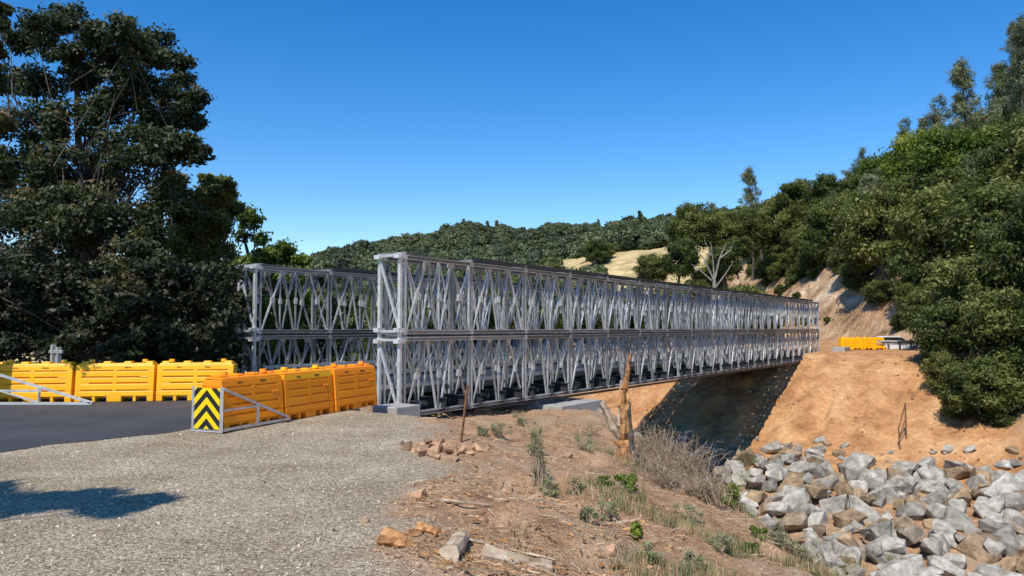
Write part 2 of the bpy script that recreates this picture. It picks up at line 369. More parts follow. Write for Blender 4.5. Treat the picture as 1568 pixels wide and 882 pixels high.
for sa, sb in ((planes[0], planes[1]), (planes[2], planes[3])):
    for i in range(NP+1):
        t0 = i*PL
        for z in (Z0+.1, Z0+SH-.1, Z0+SH+.1, Z0+2*SH-.1):
            for s_ in (sa, sb):
                mb.bbox(t0-.09, t0+.09, s_-.082, s_+.082, z-.07, z+.07, t=.7)
        for z in (Z0+SH, Z0+2*SH+.02): mb.beam(BR(t0, sa+.1, z), BR(t0, sb-.1, z), .06, .06, t=.3)
        for z0_ in (Z0+.15, Z0+SH+.15):
            mb.beam(BR(t0+.12, sa, z0_+.1), BR(t0+.12, sb, z0_+SH-.4), .04, .04, t=.2)
            mb.beam(BR(t0+.19, sb, z0_+.1), BR(t0+.19, sa, z0_+SH-.4), .04, .04, t=.2)
        if i < NP:
            mb.beam(BR(t0+.1, sa, Z0+2*SH+.03), BR(t0+PL-.1, sb, Z0+2*SH+.03), .05, .05, t=.2)
    for t0, sg in ((-.14, 1), (L+.14, -1)):
        for s_ in (sa, sb):
            mb.beam(BR(t0, s_, Z0-.02), BR(t0, s_, Z0+2*SH+.02), .10, .09, t=.85)
            for z in (Z0+.1, Z0+SH-.16, Z0+SH+.16, Z0+2*SH-.08):
                mb.bbox(t0-.16 if sg > 0 else t0-.12, t0+.12 if sg > 0 else t0+.16, s_-.10, s_+.10, z-.06, z+.06, t=.9)
        for z in (Z0+.15, Z0+SH-.12, Z0+SH+.12, Z0+2*SH-.05): mb.beam(BR(t0-.03, sa+.12, z), BR(t0-.03, sb-.12, z), .07, .07, t=.8)
        mb.beam(BR(t0-.03, sa, Z0+SH+.2), BR(t0-.03, sb, Z0+2*SH-.1), .06, .06, t=.8)
        mb.beam(BR(t0-.03, sa, Z0+.2), BR(t0-.03, sb, Z0+SH-.2), .06, .06, t=.8)
obj('truss_frames', mb.mesh('truss_frames', [m_steel]), bridge)
mb = MB()
for sp_ in planes:
    for off in (-.05, .05):
        mb.beam(BR(PL*1.05, sp_+off, Z0+2*SH+.065), BR(L-PL*.6, sp_+off, Z0+2*SH+.065), .05, .12)
    mb.beam(BR(PL*.1, sp_, Z0+SH), BR(L-PL*.2, sp_, Z0+SH), .10, .05)
    mb.beam(BR(PL*1.05, sp_, Z0-.05), BR(L-PL, sp_, Z0-.05), .12, .07)
obj('reinforcing_chords', mb.mesh('reinforcing_chords', [m_dsteel]), bridge)
mb = MB()
for i in range(NP):
    for o_ in (.35, PL/2+.1, PL-.4):
        t0 = i*PL+o_
        mb.bbox(t0-.012, t0+.012, .12, -7.7, -.54, -.18, t=.1)
        for z in (-.55, -.175): mb.bbox(t0-.09, t0+.09, .14, -7.72, z-.012, z+.012, t=.1)
    mb.beam(BR(i*PL+.2, -.9, -.52), BR(i*PL+PL-.2, -6.5, -.52), .07, .05, t=.0)
    mb.beam(BR(i*PL+.2, -6.5, -.59), BR(i*PL+PL-.2, -.9, -.59), .07, .05, t=.0)
for s_ in np.linspace(-1.5, -5.9, 7): mb.beam(BR(.1, s_, -.13), BR(L-.1, s_, -.13), .06, .08, t=.0)
obj('transoms', mb.mesh('transoms', [m_dsteel]), bridge)
mb = MB()
for i in range(NP): mb.bbox(i*PL+.006, (i+1)*PL-.006, -1.2, -6.2, -.09, 0.0)
obj('deck', mb.mesh('deck', [m_dsteel]), bridge)
mb = MB()
for s_ in (-1.16, -6.24):
    mb.bbox(.0, L, s_-.06, s_+.06, .10, .22, t=.8); mb.bbox(.0, L, s_-.04, s_+.04, -.10, .095, t=.0)
    mb.bbox(0, L, s_-.03, s_+.03, .56, .66, t=.7)
    for i in range(NP*2+1): mb.bbox(i*PL/2-.04, i*PL/2+.04, s_-.028, s_+.028, .2, .70, t=.3)
obj('deck_kerb_rails', mb.mesh('deck_kerb_rails', [m_steel]), bridge)

ab = MB(); ab.bbox(7.2, 10.2, .80, -8.8, -1.75, -.86); ab.bbox(-.5, .7, .7, -1.4, -1.3, -.665); ab.bbox(-.5, .7, -6.1, -8.1, -1.3, -.665); ab.bbox(-.2, .0, -1.45, -6.05, -1.3, -.10)
obj('concrete_abutment', ab.mesh('concrete_abutment', [m_conc], bevel=.02))
ab = MB(); ab.bbox(45.3, 50.2, 1.2, -8.6, -2.6, -.74); ab.bbox(49.0, 51.2, 1.9, .9, -2.0, .35); ab.bbox(49.1, 50.0, .85, -8.4, -.72, -.12)
obj('concrete_abutment', ab.mesh('concrete_abutment', [m_conc], bevel=.03))
cb = MB(); c0 = P(607, 642, 19.4)
cb.bbox(-.45, .45, -.42, .42, -.3, .26)
me = cb.mesh('concrete_block', [m_conc], bevel=.025); o = obj('concrete_block', me)
o.location = (c0[0]-AX, c0[1]-AY, c0[2]+.10)

# ------------------------------------------------------------------ water-filled barriers
def barrier_mesh(name, Ln, body, top):
    mb = MB()
    def bx(x0, x1, w, z0, z1, mi=0, w1=None):
        w1 = w if w1 is None else w1
        vs = [(x0, -w, z0), (x1, -w, z0), (x1, w, z0), (x0, w, z0), (x0, -w1, z1), (x1, -w1, z1), (x1, w1, z1), (x0, w1, z1)]
        mb.add(vs, [(3, 2, 1, 0), (4, 5, 6, 7), (0, 1, 5, 4), (1, 2, 6, 5), (2, 3, 7, 6), (3, 0, 4, 7)], mi)
    a = .015; e = Ln-.015
    bx(a+.02, e-.02, .268, .10, .93, 2, .208)
    bx(a, e, .30, .14, .27, 0, .285)
    bx(a, a+.16, .30, .0, .139, 0); bx(e-.16, e, .30, .0, .139, 0)
    bx(Ln/2-.18, Ln/2+.18, .30, 0, .139, 0)
    bx(a+.42, a+.50, .29, 0, .139, 0); bx(e-.50, e-.42, .29, 0, .139, 0)
    for z0, z1, w0, w1 in ((.30, .45, .284, .270), (.485, .605, .266, .256), (.64, .77, .252, .242)):
        bx(a+.09, e-.09, w0, z0, z1, 0, w1)
    for x0, x1 in ((a, a+.15), (e-.15, e), (Ln/2-.05, Ln/2+.05)):
        bx(x0, x1, .285, .272, .80, 0, .240)
    bx(a+.14, a+.34, .264, .445, .488, 0); bx(e-.34, e-.14, .264, .605, .648, 0)
    bx(a, e, .237, .801, .93, 1, .215)
    bx(a+.05, e-.05, .212, .931, .975, 1, .19)
    for x in (a+.17, Ln*.37, Ln*.63, e-.17):
        bx(x-.09, x+.09, .12, .976, 1.02, 1, .10)
    me = mb.mesh(name, [body, top, m_recess_shade], bevel=.014)
    bm = bmesh.new(); bm.from_mesh(me)
    for x in (a+.3, e-.3):
        r = bmesh.ops.create_cone(bm, cap_ends=True, segments=18, radius1=.075, radius2=.065, depth=.07, matrix=Matrix.Translation((x, 0, 1.035)))
        for v in r['verts']:
            for f in v.link_faces: f.material_index = 1
    rr_ = random.Random(5)
    for x in [Ln*.26+.035*k for k in range(4)]+[Ln*.62+.028*k for k in range(6)]:
        for sd in (-1, 1):
            r = bmesh.ops.create_cube(bm, size=1, matrix=Matrix.Translation((x, sd*.227, .865)) @ Matrix.Diagonal((.016, .008, .03+.015*rr_.random(), 1)))
            for v in r['verts']:
                for f in v.link_faces: f.material_index = 3
    bm.to_mesh(me); bm.free(); me.materials.append(m_black); me.update()
    return me
bm_left = barrier_mesh('barrier_left_mesh', 1.93, m_oy, m_oy)
bm_near = barrier_mesh('barrier_near_mesh', 1.72, m_oo, m_oy)
bm_near2 = barrier_mesh('barrier_near2_mesh', 1.72, m_oo, m_oo)
def place(me, name, x, y, z, ang):
    o = obj(name, me); o.location = (x, y, z); o.rotation_euler = (0, 0, ang); return o
a0 = np.array([-17.15, 18.65]); a1 = np.array([-7.3, 20.05]); dd = (a1-a0)/np.linalg.norm(a1-a0)
for k in range(5):
    p_ = a1-dd*1.965*(k+1)
    place(bm_left, 'water_filled_barrier', p_[0], p_[1], .012, math.atan2(dd[1], dd[0])+R.uniform(-.012, .012))
n0 = np.array([-5.50, 13.80]); dn = np.array([.367, .930]); dn = dn/np.linalg.norm(dn)
angn = math.atan2(dn[1], dn[0])
for k in range(3):
    p_ = n0+dn*1.745*k
    place((bm_near2, bm_near, bm_near2)[k], 'water_filled_barrier', p_[0], p_[1], .012, angn+(.0, .015, -.02)[k])
nose = empty('chevron_end_panel')
pl = MB(); pl.add([(-.29, -.02, .06), (.29, -.02, .06), (.29, .02, .06), (-.29, .02, .06), (-.29, -.02, .80), (.29, -.02, .80), (.29, .02, .80), (-.29, .02, .80)],
       [(3, 2, 1, 0), (4, 5, 6, 7), (0, 1, 5, 4), (1, 2, 6, 5), (2, 3, 7, 6), (3, 0, 4, 7)])
o = obj('sheeting', pl.mesh('sheeting', [m_chev], bevel=.005), nose)
fr = MB()
def fbeam(p0, p1, w=.05): fr.beam(p0, p1, w, w, t=.8)
for x in (-.325, .325): fbeam((x, .0, .0), (x, .0, .82))
fbeam((-.30, .03, .03), (.30, .03, .03))
for x in (-.33, .33):
    fbeam((x, .04, .78), (x, 1.85, .09)); fbeam((x, .03, .05), (x, 1.9, .05)); fbeam((x, .04, .40), (x, .96, .40), .04); fbeam((x, .96, .07), (x, .96, .46), .04)
obj('steel_frame', fr.mesh('steel_frame', [m_steel]), nose)
nose.location = (n0[0]-dn[0]*.08, n0[1]-dn[1]*.08, 0.01); nose.rotation_euler = (0, 0, angn-math.pi/2)
lb = MB()
def LB(px, z, dy=0): return (P(px, 600, 18.55)[0], 18.55+dy, z)
lb.beam(LB(-50, .98), LB(142, .06), .06, .06, t=.8); lb.beam(LB(-50, .05), LB(140, .05), .06, .06, t=.8)
lb.beam(LB(-50, .36, .0), LB(64, .36, .0), .05, .05, t=.8); lb.beam(LB(60, .08), LB(60, .44), .05, .05, t=.8); lb.beam(LB(-20, .06), LB(-20, .80), .05, .05, t=.8)
lb.beam(LB(4, .34), LB(58, .34-.26), .04, .04, t=.8)
obj('steel_brace_frame', lb.mesh('steel_brace_frame', [m_steel]))
for k in range(2):
    c0 = BR(51.5+k*1.2, 1.0+k*1.5, .05)
    place(bm_left, 'water_filled_barrier', c0.x, c0.y, .1, .15)
gr_ = MB()
for k in range(8):
    x = 29.6+k*.95; y = 63.0
    gr_.beam((x, y, -.3), (x, y, .95), .15, .15, t=.1)
gr_.beam((29.2, 62.9, .80), (36.6, 62.9, .80), .06, .14, t=.8); gr_.beam((29.2, 62.86, .56), (36.6, 62.86, .56), .06, .12, t=.4); gr_.beam((29.2, 62.93, .68), (36.6, 62.93, .68), .03, .10, t=.0)
obj('steel_guardrail', gr_.mesh('steel_guardrail', [m_steel]))
car = empty('parked_car')
def car_part(name, prof, w0, w1, mat, bev=.05):
    mbb = MB(); n = len(prof)
    vs = [(x, -w0 if z < .8 else -w1, z) for x, z in prof]+[(x, w0 if z < .8 else w1, z) for x, z in prof]
    fs = [tuple(range(n)), tuple(range(2*n-1, n-1, -1))]+[(i+n, (i+1) % n+n, (i+1) % n, i) for i in range(n)]
    mbb.add(vs, fs); return obj(name, mbb.mesh(name, [mat], bevel=bev), car)
car_part('body', [(-2.3, .3), (2.3, .3), (2.35, .6), (2.2, .86), (1.0, .95), (-1.5, 1.0), (-2.25, .98), (-2.35, .6)], .9, .86, m_white)
car_part('windows', [(1.05, .94), (.35, 1.38), (-1.0, 1.40), (-1.75, .99)], .78, .72, m_glass, .03)
car_part('roof', [(.42, 1.37), (.30, 1.46), (-1.0, 1.48), (-1.15, 1.38)], .70, .70, m_white, .02)
wm = MB()
for x in (-1.45, 1.45):
    for y in (-.82, .82): wm.tube([(x, y-.12, .33), (x, y-.119, .33), (x, y+.119, .33), (x, y+.12, .33)], [.01, .33, .33, .01], 16)
obj('wheels', wm.mesh('wheels', [m_black]), car)
car.location = (33.2, 65.6, -.30); car.rotation_euler = (0, 0, .06)

uc = MB(); c0 = P(86, 552, 21.5)
x, y = c0[0], c0[1]
for dx, w, zt in ((-.09, .12, 1.42), (.06, .13, 1.34)): uc.beam((x+dx, y, 0), (x+dx, y, zt), w, .12)
uc.beam((x-.18, y-.02, 1.22), (x+.2, y-.02, 1.22), .1, .09)
obj('utility_marker_post', uc.mesh('utility_marker_post', [m_conc], bevel=.01))

# ------------------------------------------------------------------ rocks
def rock_protos(n, sub=True, seed=1, pts=14):
    out = []; r = random.Random(seed)
    for _ in range(n):
        bm = bmesh.new()
        sx, sy, sz = r.uniform(.8, 1.25), r.uniform(.65, 1.0), r.uniform(.5, .8)
        for _ in range(pts):
            v = Vector((r.uniform(-1, 1), r.uniform(-1, 1), r.uniform(-1, 1)))
            m = max(abs(v.x), abs(v.y), abs(v.z)); v = v/m*(.75 if r.random() < .5 else 1)*.9
            l = v.length
            if l > 1.15: v = v/l*1.15
            bm.verts.new((v.x*sx, v.y*sy, v.z*sz))
        g = bmesh.ops.convex_hull(bm, input=bm.verts[:])
        bmesh.ops.delete(bm, geom=list({e for e in g['geom_interior'] if isinstance(e, bmesh.types.BMVert)}), context='VERTS')
        bmesh.ops.dissolve_limit(bm, angle_limit=.25, verts=bm.verts[:], edges=bm.edges[:])
        if sub:
            bmesh.ops.bevel(bm, geom=bm.edges[:], offset=.07, segments=2, profile=.6, affect='EDGES', clamp_overlap=True)
        bmesh.ops.triangulate(bm, faces=bm.faces[:]); bm.verts.index_update()
        V = np.array([v.co[:] for v in bm.verts]); Fc = np.array([[v.index for v in f.verts] for f in bm.faces]); bm.free()
        if sub: V = V*(1+.05*np.sin(V[:, [1, 2, 0]]*6+r.random()*6))
        out.append((V, Fc))
    return out
def rotm(rx, ry, rz):
    return np.array(Matrix.Rotation(rz, 3, 'Z') @ Matrix.Rotation(ry, 3, 'Y') @ Matrix.Rotation(rx, 3, 'X'))
def scatter(name, protos, items, mat, tilt=.5, smooth=False):
    Vs = []; Fs = []; T = []; b = 0
    for (x, y, z, r) in items:
        V_, F_ = protos[int(rng.integers(len(protos)))]
        M = rotm(rng.uniform(-tilt, tilt), rng.uniform(-tilt, tilt), rng.uniform(0, 6.28))
        Vs.append((V_*r) @ M.T+np.array([x, y, z])); Fs.append(F_+b); T.append(np.full(len(F_), rng.random())); b += len(V_)
    return obj(name, arr_mesh(name, np.concatenate(Vs), np.concatenate(Fs), [mat], tint=np.concatenate(T), smooth=smooth))
protos = rock_protos(22, True, 1, 20)
items = []
t = 12.0
while t < 32.0:
    s = -12+rng.uniform(0, 1)
    while s < 27:
        tt = t+rng.uniform(-.45, .45); ss = s+rng.uniform(-.3, .3)
        top = 31.3+.6*math.sin(ss*.8)+.4*math.sin(ss*2.1)
        r = float(rng.choice([.42, .55, .68, .82, 1.0], p=[.12, .22, .28, .24, .14]))
        if tt < top:
            w = BR(tt, ss, 0)
            items.append((w.x, w.y, H1(w.x, w.y)+r*.18, r))
        s += rng.uniform(1.0, 1.45)
    t += .92
for _ in range(230):
    tt = rng.uniform(13, 30.5); ss = rng.uniform(-3, 24); w = BR(tt, ss, 0); r = rng.uniform(.3, .75)
    items.append((w.x, w.y, H1(w.x, w.y)+r*.8, r))
for _ in range(90):
    tt = rng.uniform(30.5, 33.6); ss = rng.uniform(-6, 22); w = BR(tt, ss, 0); r = rng.uniform(.15, .5)
    items.append((w.x, w.y, H1(w.x, w.y)+r*.1, r))
scatter('riprap_boulders', protos, items, m_rock, .7)
items = []
for _ in range(130):
    tt = rng.uniform(9.8, 15); ss = rng.uniform(-7, 2.4); w = BR(tt, ss, 0); r = rng.uniform(.16, .38)
    items.append((w.x, w.y, H1(w.x, w.y)+r*.4, r))
scatter('abutment_riprap', protos, items, m_rock, .9)

pp = rock_protos(8, False, 5, 8)
items = []
N_ = 24000
Yp = 4.6+(rng.random(N_)**1.7)*12; Xp = (rng.random(N_)*1.05-.72)*Yp*.98
gm = masks(Xp, Yp)[0]; tt_, ss_ = to_ts(Xp, Yp); zz = H(Xp, Yp)
for x, y, z, g, s_ in zip(Xp, Yp, zz, gm, ss_):
    if g > .15+.3*random.random() and s_ > 1.5:
        r = .006+.010*random.random()**2+(.014 if random.random() < .03 else 0)
        items.append((x, y, z+r*.1, r*(1+.02*y)))
scatter('gravel_stones', pp, items, m_peb, 1.0)
items = []
N_ = 12000
Yp = 4.8+(rng.random(N_)**1.4)*24; Xp = (rng.random(N_)*.75-.2)*Yp
gm = masks(Xp, Yp)[0]; zz = H(Xp, Yp)
for x, y, z, g in zip(Xp, Yp, zz, gm):
    if g < .6:
        r = .010+.035*random.random()**3
        items.append((x, y, z+r*.2, r))
scatter('earth_clods', pp, items, m_clod, 1.0)
items = []
for _ in range(1500):
    tt = rng.uniform(31, 46); ss = rng.uniform(-14, 20); w = BR(tt, ss, 0)
    r = .03+.14*rng.random()**4
    items.append((w.x, w.y, H1(w.x, w.y)+r*.2, r))
scatter('bank_stones', pp, items, m_clod, 1.0)
items = []
for _ in range(46):
    a_ = hit(672+rng.normal()*26, 692+rng.normal()*7); r = rng.uniform(.04, .15)
    items.append((a_[0], a_[1], a_[2]+r*.4, r))
scatter('rubble_pile', rock_protos(8, True, 9, 10), items, m_clod, 1.2)
items = []
for px, py, r in ((640, 762, .10), (560, 800, .05), (935, 845, .09), (1060, 858, .12), (870, 700, .10), (850, 690, .07), (780, 655, .06), (1275, 830, .13), (720, 800, .06), (800, 830, .05)):
    a_ = hit(px, py); items.append((a_[0], a_[1], a_[2]+r*.3, r))
scatter('loose_rocks', protos, items, m_clod, .6)

# ------------------------------------------------------------------ litter
def sticks(name, n, mat, reg, lmin, lmax, rad, soilonly=True, lift=.01):
    V_ = []; F_ = []; T = []
    Y = reg[0]+(rng.random(n)**1.5)*(reg[1]-reg[0]); X = (reg[2]+rng.random(n)*(reg[3]-reg[2]))*Y
    g = masks(X, Y)[0]; Z = H(X, Y); dens = fbm(X*.8, Y*.8, 3, 44)
    b = 0
    for x, y, z, gg, dn_ in zip(X, Y, Z, g, dens):
        if soilonly and gg > .35: continue
        if dn_ < .0 and random.random() < .8: continue
        a_ = random.uniform(0, 6.28); l = random.uniform(lmin, lmax)*random.random()**.5; el = random.gauss(0, .12)
        d = np.array([math.cos(a_), math.sin(a_), el])*l/2; r = rad*random.uniform(.5, 1.3)
        pz = np.array([x, y, z+lift+abs(el)*l*.5]); sd = np.array([-math.sin(a_), math.cos(a_), 0])*r
        e0 = pz-d; e1 = pz+d
        e0[2] = max(e0[2], z-.03)
        up = np.array([0, 0, r*1.6]); bend = sd*random.uniform(-3, 3)
        mid = pz+bend
        for c_ in (e0, mid, e1): V_ += [c_-sd, c_+up, c_+sd]
        for k in (0, 3):
            F_ += [(b+k, b+k+1, b+k+4, b+k+3), (b+k+1, b+k+2, b+k+5, b+k+4)]
            T += [0, 0]
        tv = random.random(); T[-4:] = [tv]*4
        b += 9
    return obj(name, arr_mesh(name, np.array(V_), np.array(F_), [mat], tint=T))
sticks('straw_litter', 22000, m_straw, (4.6, 26, -.2, .50), .04, .16, .0024)
sticks('fallen_twigs', 1100, m_paleW, (4.6, 20, -.18, .46), .12, .45, .005, lift=.02)
sticks('wood_chips', 600, m_wood, (4.6, 12, -.18, .20), .04, .16, .010, lift=.015)
sticks('fallen_branches', 22, m_paleW, (5.0, 15, -.16, .36), .4, .9, .010, lift=.04)

def logm(name, p0, p1, r0, r1, mat, seed, n=9, seg=7, wob=.15, jag=0):
    r = random.Random(seed); mb = MB(); p0 = Vector(p0); p1 = Vector(p1)
    pts = [p0.lerp(p1, i/(seg-1))+Vector((r.gauss(0, 1), r.gauss(0, 1), r.gauss(0, 1)))*r0*wob*.6 for i in range(seg)]
    rad = [(r0+(r1-r0)*i/(seg-1))*r.uniform(1-wob, 1+wob) for i in range(seg)]
    mb.tube(pts, rad, n, 0, .7)
    for i in range(len(mb.t)): mb.t[i] = r.uniform(.15, 1)
    mb.f.append(tuple(range(n))[::-1]); mb.m.append(0); mb.t.append(1); mb.f.append(tuple(range((seg-1)*n, seg*n))); mb.m.append(0); mb.t.append(1)
    prof = [1+r.uniform(-.22, .22) for _ in range(n)]
    d = (p1-p0).normalized()
    for i in range(len(mb.v)):
        v = Vector(mb.v[i]); k = prof[i % n]*(1+r.uniform(-.07, .07)); c_ = pts[i//n]; v = c_+(v-c_)*k
        if jag and i//n == seg-1: v = v+d*r.uniform(-jag, jag)
        mb.v[i] = tuple(v)
    return obj(name, mb.mesh(name, [mat]))
def onG(px, py, dz=0): a_ = hit(px, py); return (a_[0], a_[1], a_[2]+dz)
logm('bleached_log', onG(738, 858, .06), onG(842, 878, .05), .070, .05, m_paleW, 1)
logm('split_log', onG(684, 858, .05), onG(712, 836, .10), .085, .06, m_paleW, 2)
logm('split_log', onG(592, 832, .04), onG(630, 840, .05), .10, .06, m_wood, 3)
logm('split_log', onG(640, 812, .03), onG(672, 822, .04), .055, .04, m_wood, 4)
logm('fallen_branch', onG(700, 828, .04), onG(850, 868, .06), .018, .010, m_paleW, 5)
logm('fallen_branch', onG(676, 770, .03), onG(750, 778, .03), .022, .012, m_paleW, 8)

st = empty('broken_tree_stump')
bs = Vector(hit(958, 704)); 
def up(px, py): return Vector(P(px, py, bs.y))
o = logm('trunk', bs+Vector((0, 0, -.3)), up(957, 605), .16, .11, m_wood, 11, 15, 12, .16, .18); o.parent = st
o = logm('splinter', up(956, 622), up(961, 546), .10, .025, m_wood, 12, 8, 9, .35, .1); o.parent = st
o = logm('splinter_side', up(949, 650)+Vector((-.02, -.05, 0)), up(951, 585), .06, .015, m_paleW, 13, 7, 5, .3, .06); o.parent = st
o = logm('bark_strip', up(963, 690)+Vector((.05, -.10, 0)), up(960, 618)+Vector((.03, -.08, 0)), .06, .03, m_bark, 17, 6, 7, .3, .06); o.parent = st
o = logm('broken_limb', up(948, 668), up(921, 617), .09, .08, m_paleW, 14, 9, 5, .12, .05); o.parent = st
o = logm('root_flare', bs+Vector((.1, -.1, -.1)), up(947, 678), .15, .05, m_wood, 15, 8, 4, .3); o.parent = st

b0 = Vector(hit(704, 676)); tp = Vector(P(716, 590, b0.y)); mb = MB(); mb.beam(b0-Vector((0, 0, .2)), tp, .03, .03); mb.beam(tp-Vector((.05, 0, .10)), tp-Vector((-.05, 0, .10)), .02, .03)
obj('rusty_stake', mb.mesh('rusty_stake', [m_rust]))
f0 = Vector(hit(1378, 686)); mb = MB()
def fp(px, py, dy=0): return Vector(P(px, py, f0.y+dy))
mb.beam(f0-Vector((0, 0, .4)), fp(1376, 655), .07, .07); mb.beam(fp(1388, 672, .6), fp(1386, 617, .6), .07, .07); mb.beam(fp(1376, 655), fp(1386, 620, .6), .05, .05); mb.beam(fp(1377, 668), fp(1387, 640, .6), .04, .04)
obj('steel_handrail', mb.mesh('steel_handrail', [m_rust]))

# ------------------------------------------------------------------ foliage
def leaves(clumps, per, size, aspect=.55, seed=0, shell=.45, droop=0.0):
    r = np.random.default_rng(seed); Vs = []; T = []
    for (c_, rad, n_mul, tb) in clumps:
        n = max(8, int(per*n_mul))
        d = r.normal(size=(n, 3)); d /= np.linalg.norm(d, axis=1)[:, None]
        lump = 1+.32*np.sin(d[:, 0]*4.1+tb*20)*np.sin(d[:, 1]*3.7+tb*31)+.22*np.sin(d[:, 2]*6.3+tb*11)
        rr = (shell+(1-shell)*r.random(n)**.7)*lump
        rr = np.where(r.random(n) < .15, rr*1.25, rr)
        pz = np.array(c_)+d*rr[:, None]*np.array(rad)
        pz[:, 2] -= droop*r.random(n)
        nrm = d*.55+r.normal(size=(n, 3))*.6+np.array([0, -.1, .25]); nrm /= np.linalg.norm(nrm, axis=1)[:, None]
        a_ = np.cross(nrm, r.normal(size=(n, 3))); a_ /= np.linalg.norm(a_, axis=1)[:, None]; b_ = np.cross(nrm, a_)
        sz = size*(.6+.8*r.random(n))[:, None]; A = a_*sz; B = b_*sz*aspect
        Vs.append(np.stack([pz-A, pz-B*.9+A*.1, pz+A, pz+B*.9-A*.1], 1).reshape(-1, 3))
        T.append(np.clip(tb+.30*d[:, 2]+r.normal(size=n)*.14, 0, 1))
    V_ = np.concatenate(Vs); n = len(V_)//4
    return V_, np.arange(n*4).reshape(n, 4), np.concatenate(T)
def tree_mesh(name, clumps, per, size, mat, bark, base, trunk_r, fork, seed, limbs=1.0, shell=.45, aspect=.55, droop=0, limb_r=.22):
    r = random.Random(seed); mb = MB()
    base = Vector(base); fork = Vector(fork)
    mid = base.lerp(fork, .5)+Vector((r.gauss(0, 1), r.gauss(0, 1), 0))*trunk_r
    topc = Vector(max(clumps, key=lambda c: c[0][2])[0])
    mb.tube([base, base.lerp(mid, .3), mid, fork], [trunk_r*1.35, trunk_r*1.02, trunk_r*.9, trunk_r*.72], 9, 1, .5)
    mb.tube([fork, fork.lerp(topc, .5)+Vector((r.gauss(0, .3), r.gauss(0, .3), 0)), topc], [trunk_r*.7, trunk_r*.35, trunk_r*.06], 7, 1, .5)
    for c_, rad, nm, tb in clumps:
        if r.random() > limbs: continue
        e = Vector(c_); f = min(1, r.random()*1.1); st_ = fork.lerp(topc, f*.7) if r.random() < .6 else mid.lerp(fork, .6+.4*r.random())
        if st_.z > e.z: st_ = fork
        m_ = st_.lerp(e, .5)+Vector((r.gauss(0, 1), r.gauss(0, 1), r.gauss(0, .6)))*(e-st_).length*.12
        rr = trunk_r*limb_r*(.7+.6*r.random())
        mb.tube([st_, m_, e], [rr, rr*.6, rr*.18], 5, 1, .5)
        for _ in range(2):
            q_ = m_.lerp(e, r.random()); d = Vector((r.gauss(0, 1), r.gauss(0, 1), r.gauss(0, 1)))*rad[0]*.8
            mb.tube([q_, q_+d], [rr*.35, rr*.08], 4, 1, .5)
    LV, LF, LT = leaves(clumps, per, size, aspect, seed, shell, droop)
    BV = np.array(mb.v); BF = np.array(mb.f)
    V_ = np.concatenate([BV, LV]); F_ = np.concatenate([BF, LF+len(BV)])
    mi = np.concatenate([np.ones(len(BF)), np.zeros(len(LF))]); T = np.concatenate([np.full(len(BF), .5), LT])
    return arr_mesh(name, V_, F_, [mat, bark], mi, T)
def split(specs, k, seed, f=.5, spread=.75):
    r = np.random.default_rng(seed); out = []
    for c_, rad in specs:
        for _ in range(k):
            d = r.normal(size=3); d /= np.linalg.norm(d); rr = spread*(.4+.6*r.random())
            s_ = rad*f*r.uniform(.65, 1.25)
            out.append((tuple(np.array(c_)+d*rad*rr), (s_, s_, s_*.75), (s_/(rad*f))**2, float(np.clip(r.normal(.45, .19), .05, .95))))
    return out
def proto_crown(seed, kind='oak'):
    r = np.random.default_rng(seed); cl = []
    n = 52
    for i_ in range(n):
        if kind == 'oak':
            d = r.normal(size=3); d /= np.linalg.norm(d)
            if d[2] < -.75: d[2] *= -.6
            c_ = d*np.array([.80, .80, .80])*(.68+.36*r.random())+np.array([0, 0, 1.25]); s_ = r.uniform(.18, .34)
            cl.append((tuple(c_), (s_, s_, s_*.8), (s_/.25)**2, float(np.clip(r.normal(.45, .21), 0, 1))))
        else:
            h = r.random(); c_ = np.array([r.normal()*.30*(1.15-h), r.normal()*.30*(1.15-h), .4+h*2.1]); s_ = r.uniform(.10, .20)
            cl.append((tuple(c_), (s_, s_, s_*1.15), (s_/.17)**2, float(np.clip(r.normal(.5, .17), 0, 1))))
    if kind == 'oak':
        for _ in range(7):
            c_ = r.normal(size=3)*.25+np.array([0, 0, 1.2]); cl.append((tuple(c_), (.4, .4, .4), 1.3, .12))
    return cl
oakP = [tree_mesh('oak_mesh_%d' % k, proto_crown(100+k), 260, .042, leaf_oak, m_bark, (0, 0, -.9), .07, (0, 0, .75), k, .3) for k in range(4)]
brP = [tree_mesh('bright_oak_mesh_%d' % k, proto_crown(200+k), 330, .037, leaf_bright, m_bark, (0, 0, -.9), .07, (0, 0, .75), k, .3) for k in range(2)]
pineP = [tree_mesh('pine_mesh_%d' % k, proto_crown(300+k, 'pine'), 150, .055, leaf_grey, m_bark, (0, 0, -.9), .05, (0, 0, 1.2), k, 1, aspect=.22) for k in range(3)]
farP = [tree_mesh('far_oak_mesh_%d' % k, proto_crown(400+k), 26, .14, leaf_haze, m_bark, (0, 0, -.9), .08, (0, 0, .75), k, .0, aspect=.7) for k in range(5)]
farPine = [tree_mesh('far_pine_mesh_%d' % k, proto_crown(500+k, 'pine'), 16, .13, leaf_haze, m_bark, (0, 0, -.9), .05, (0, 0, 1.2), k, .0, aspect=.5) for k in range(2)]

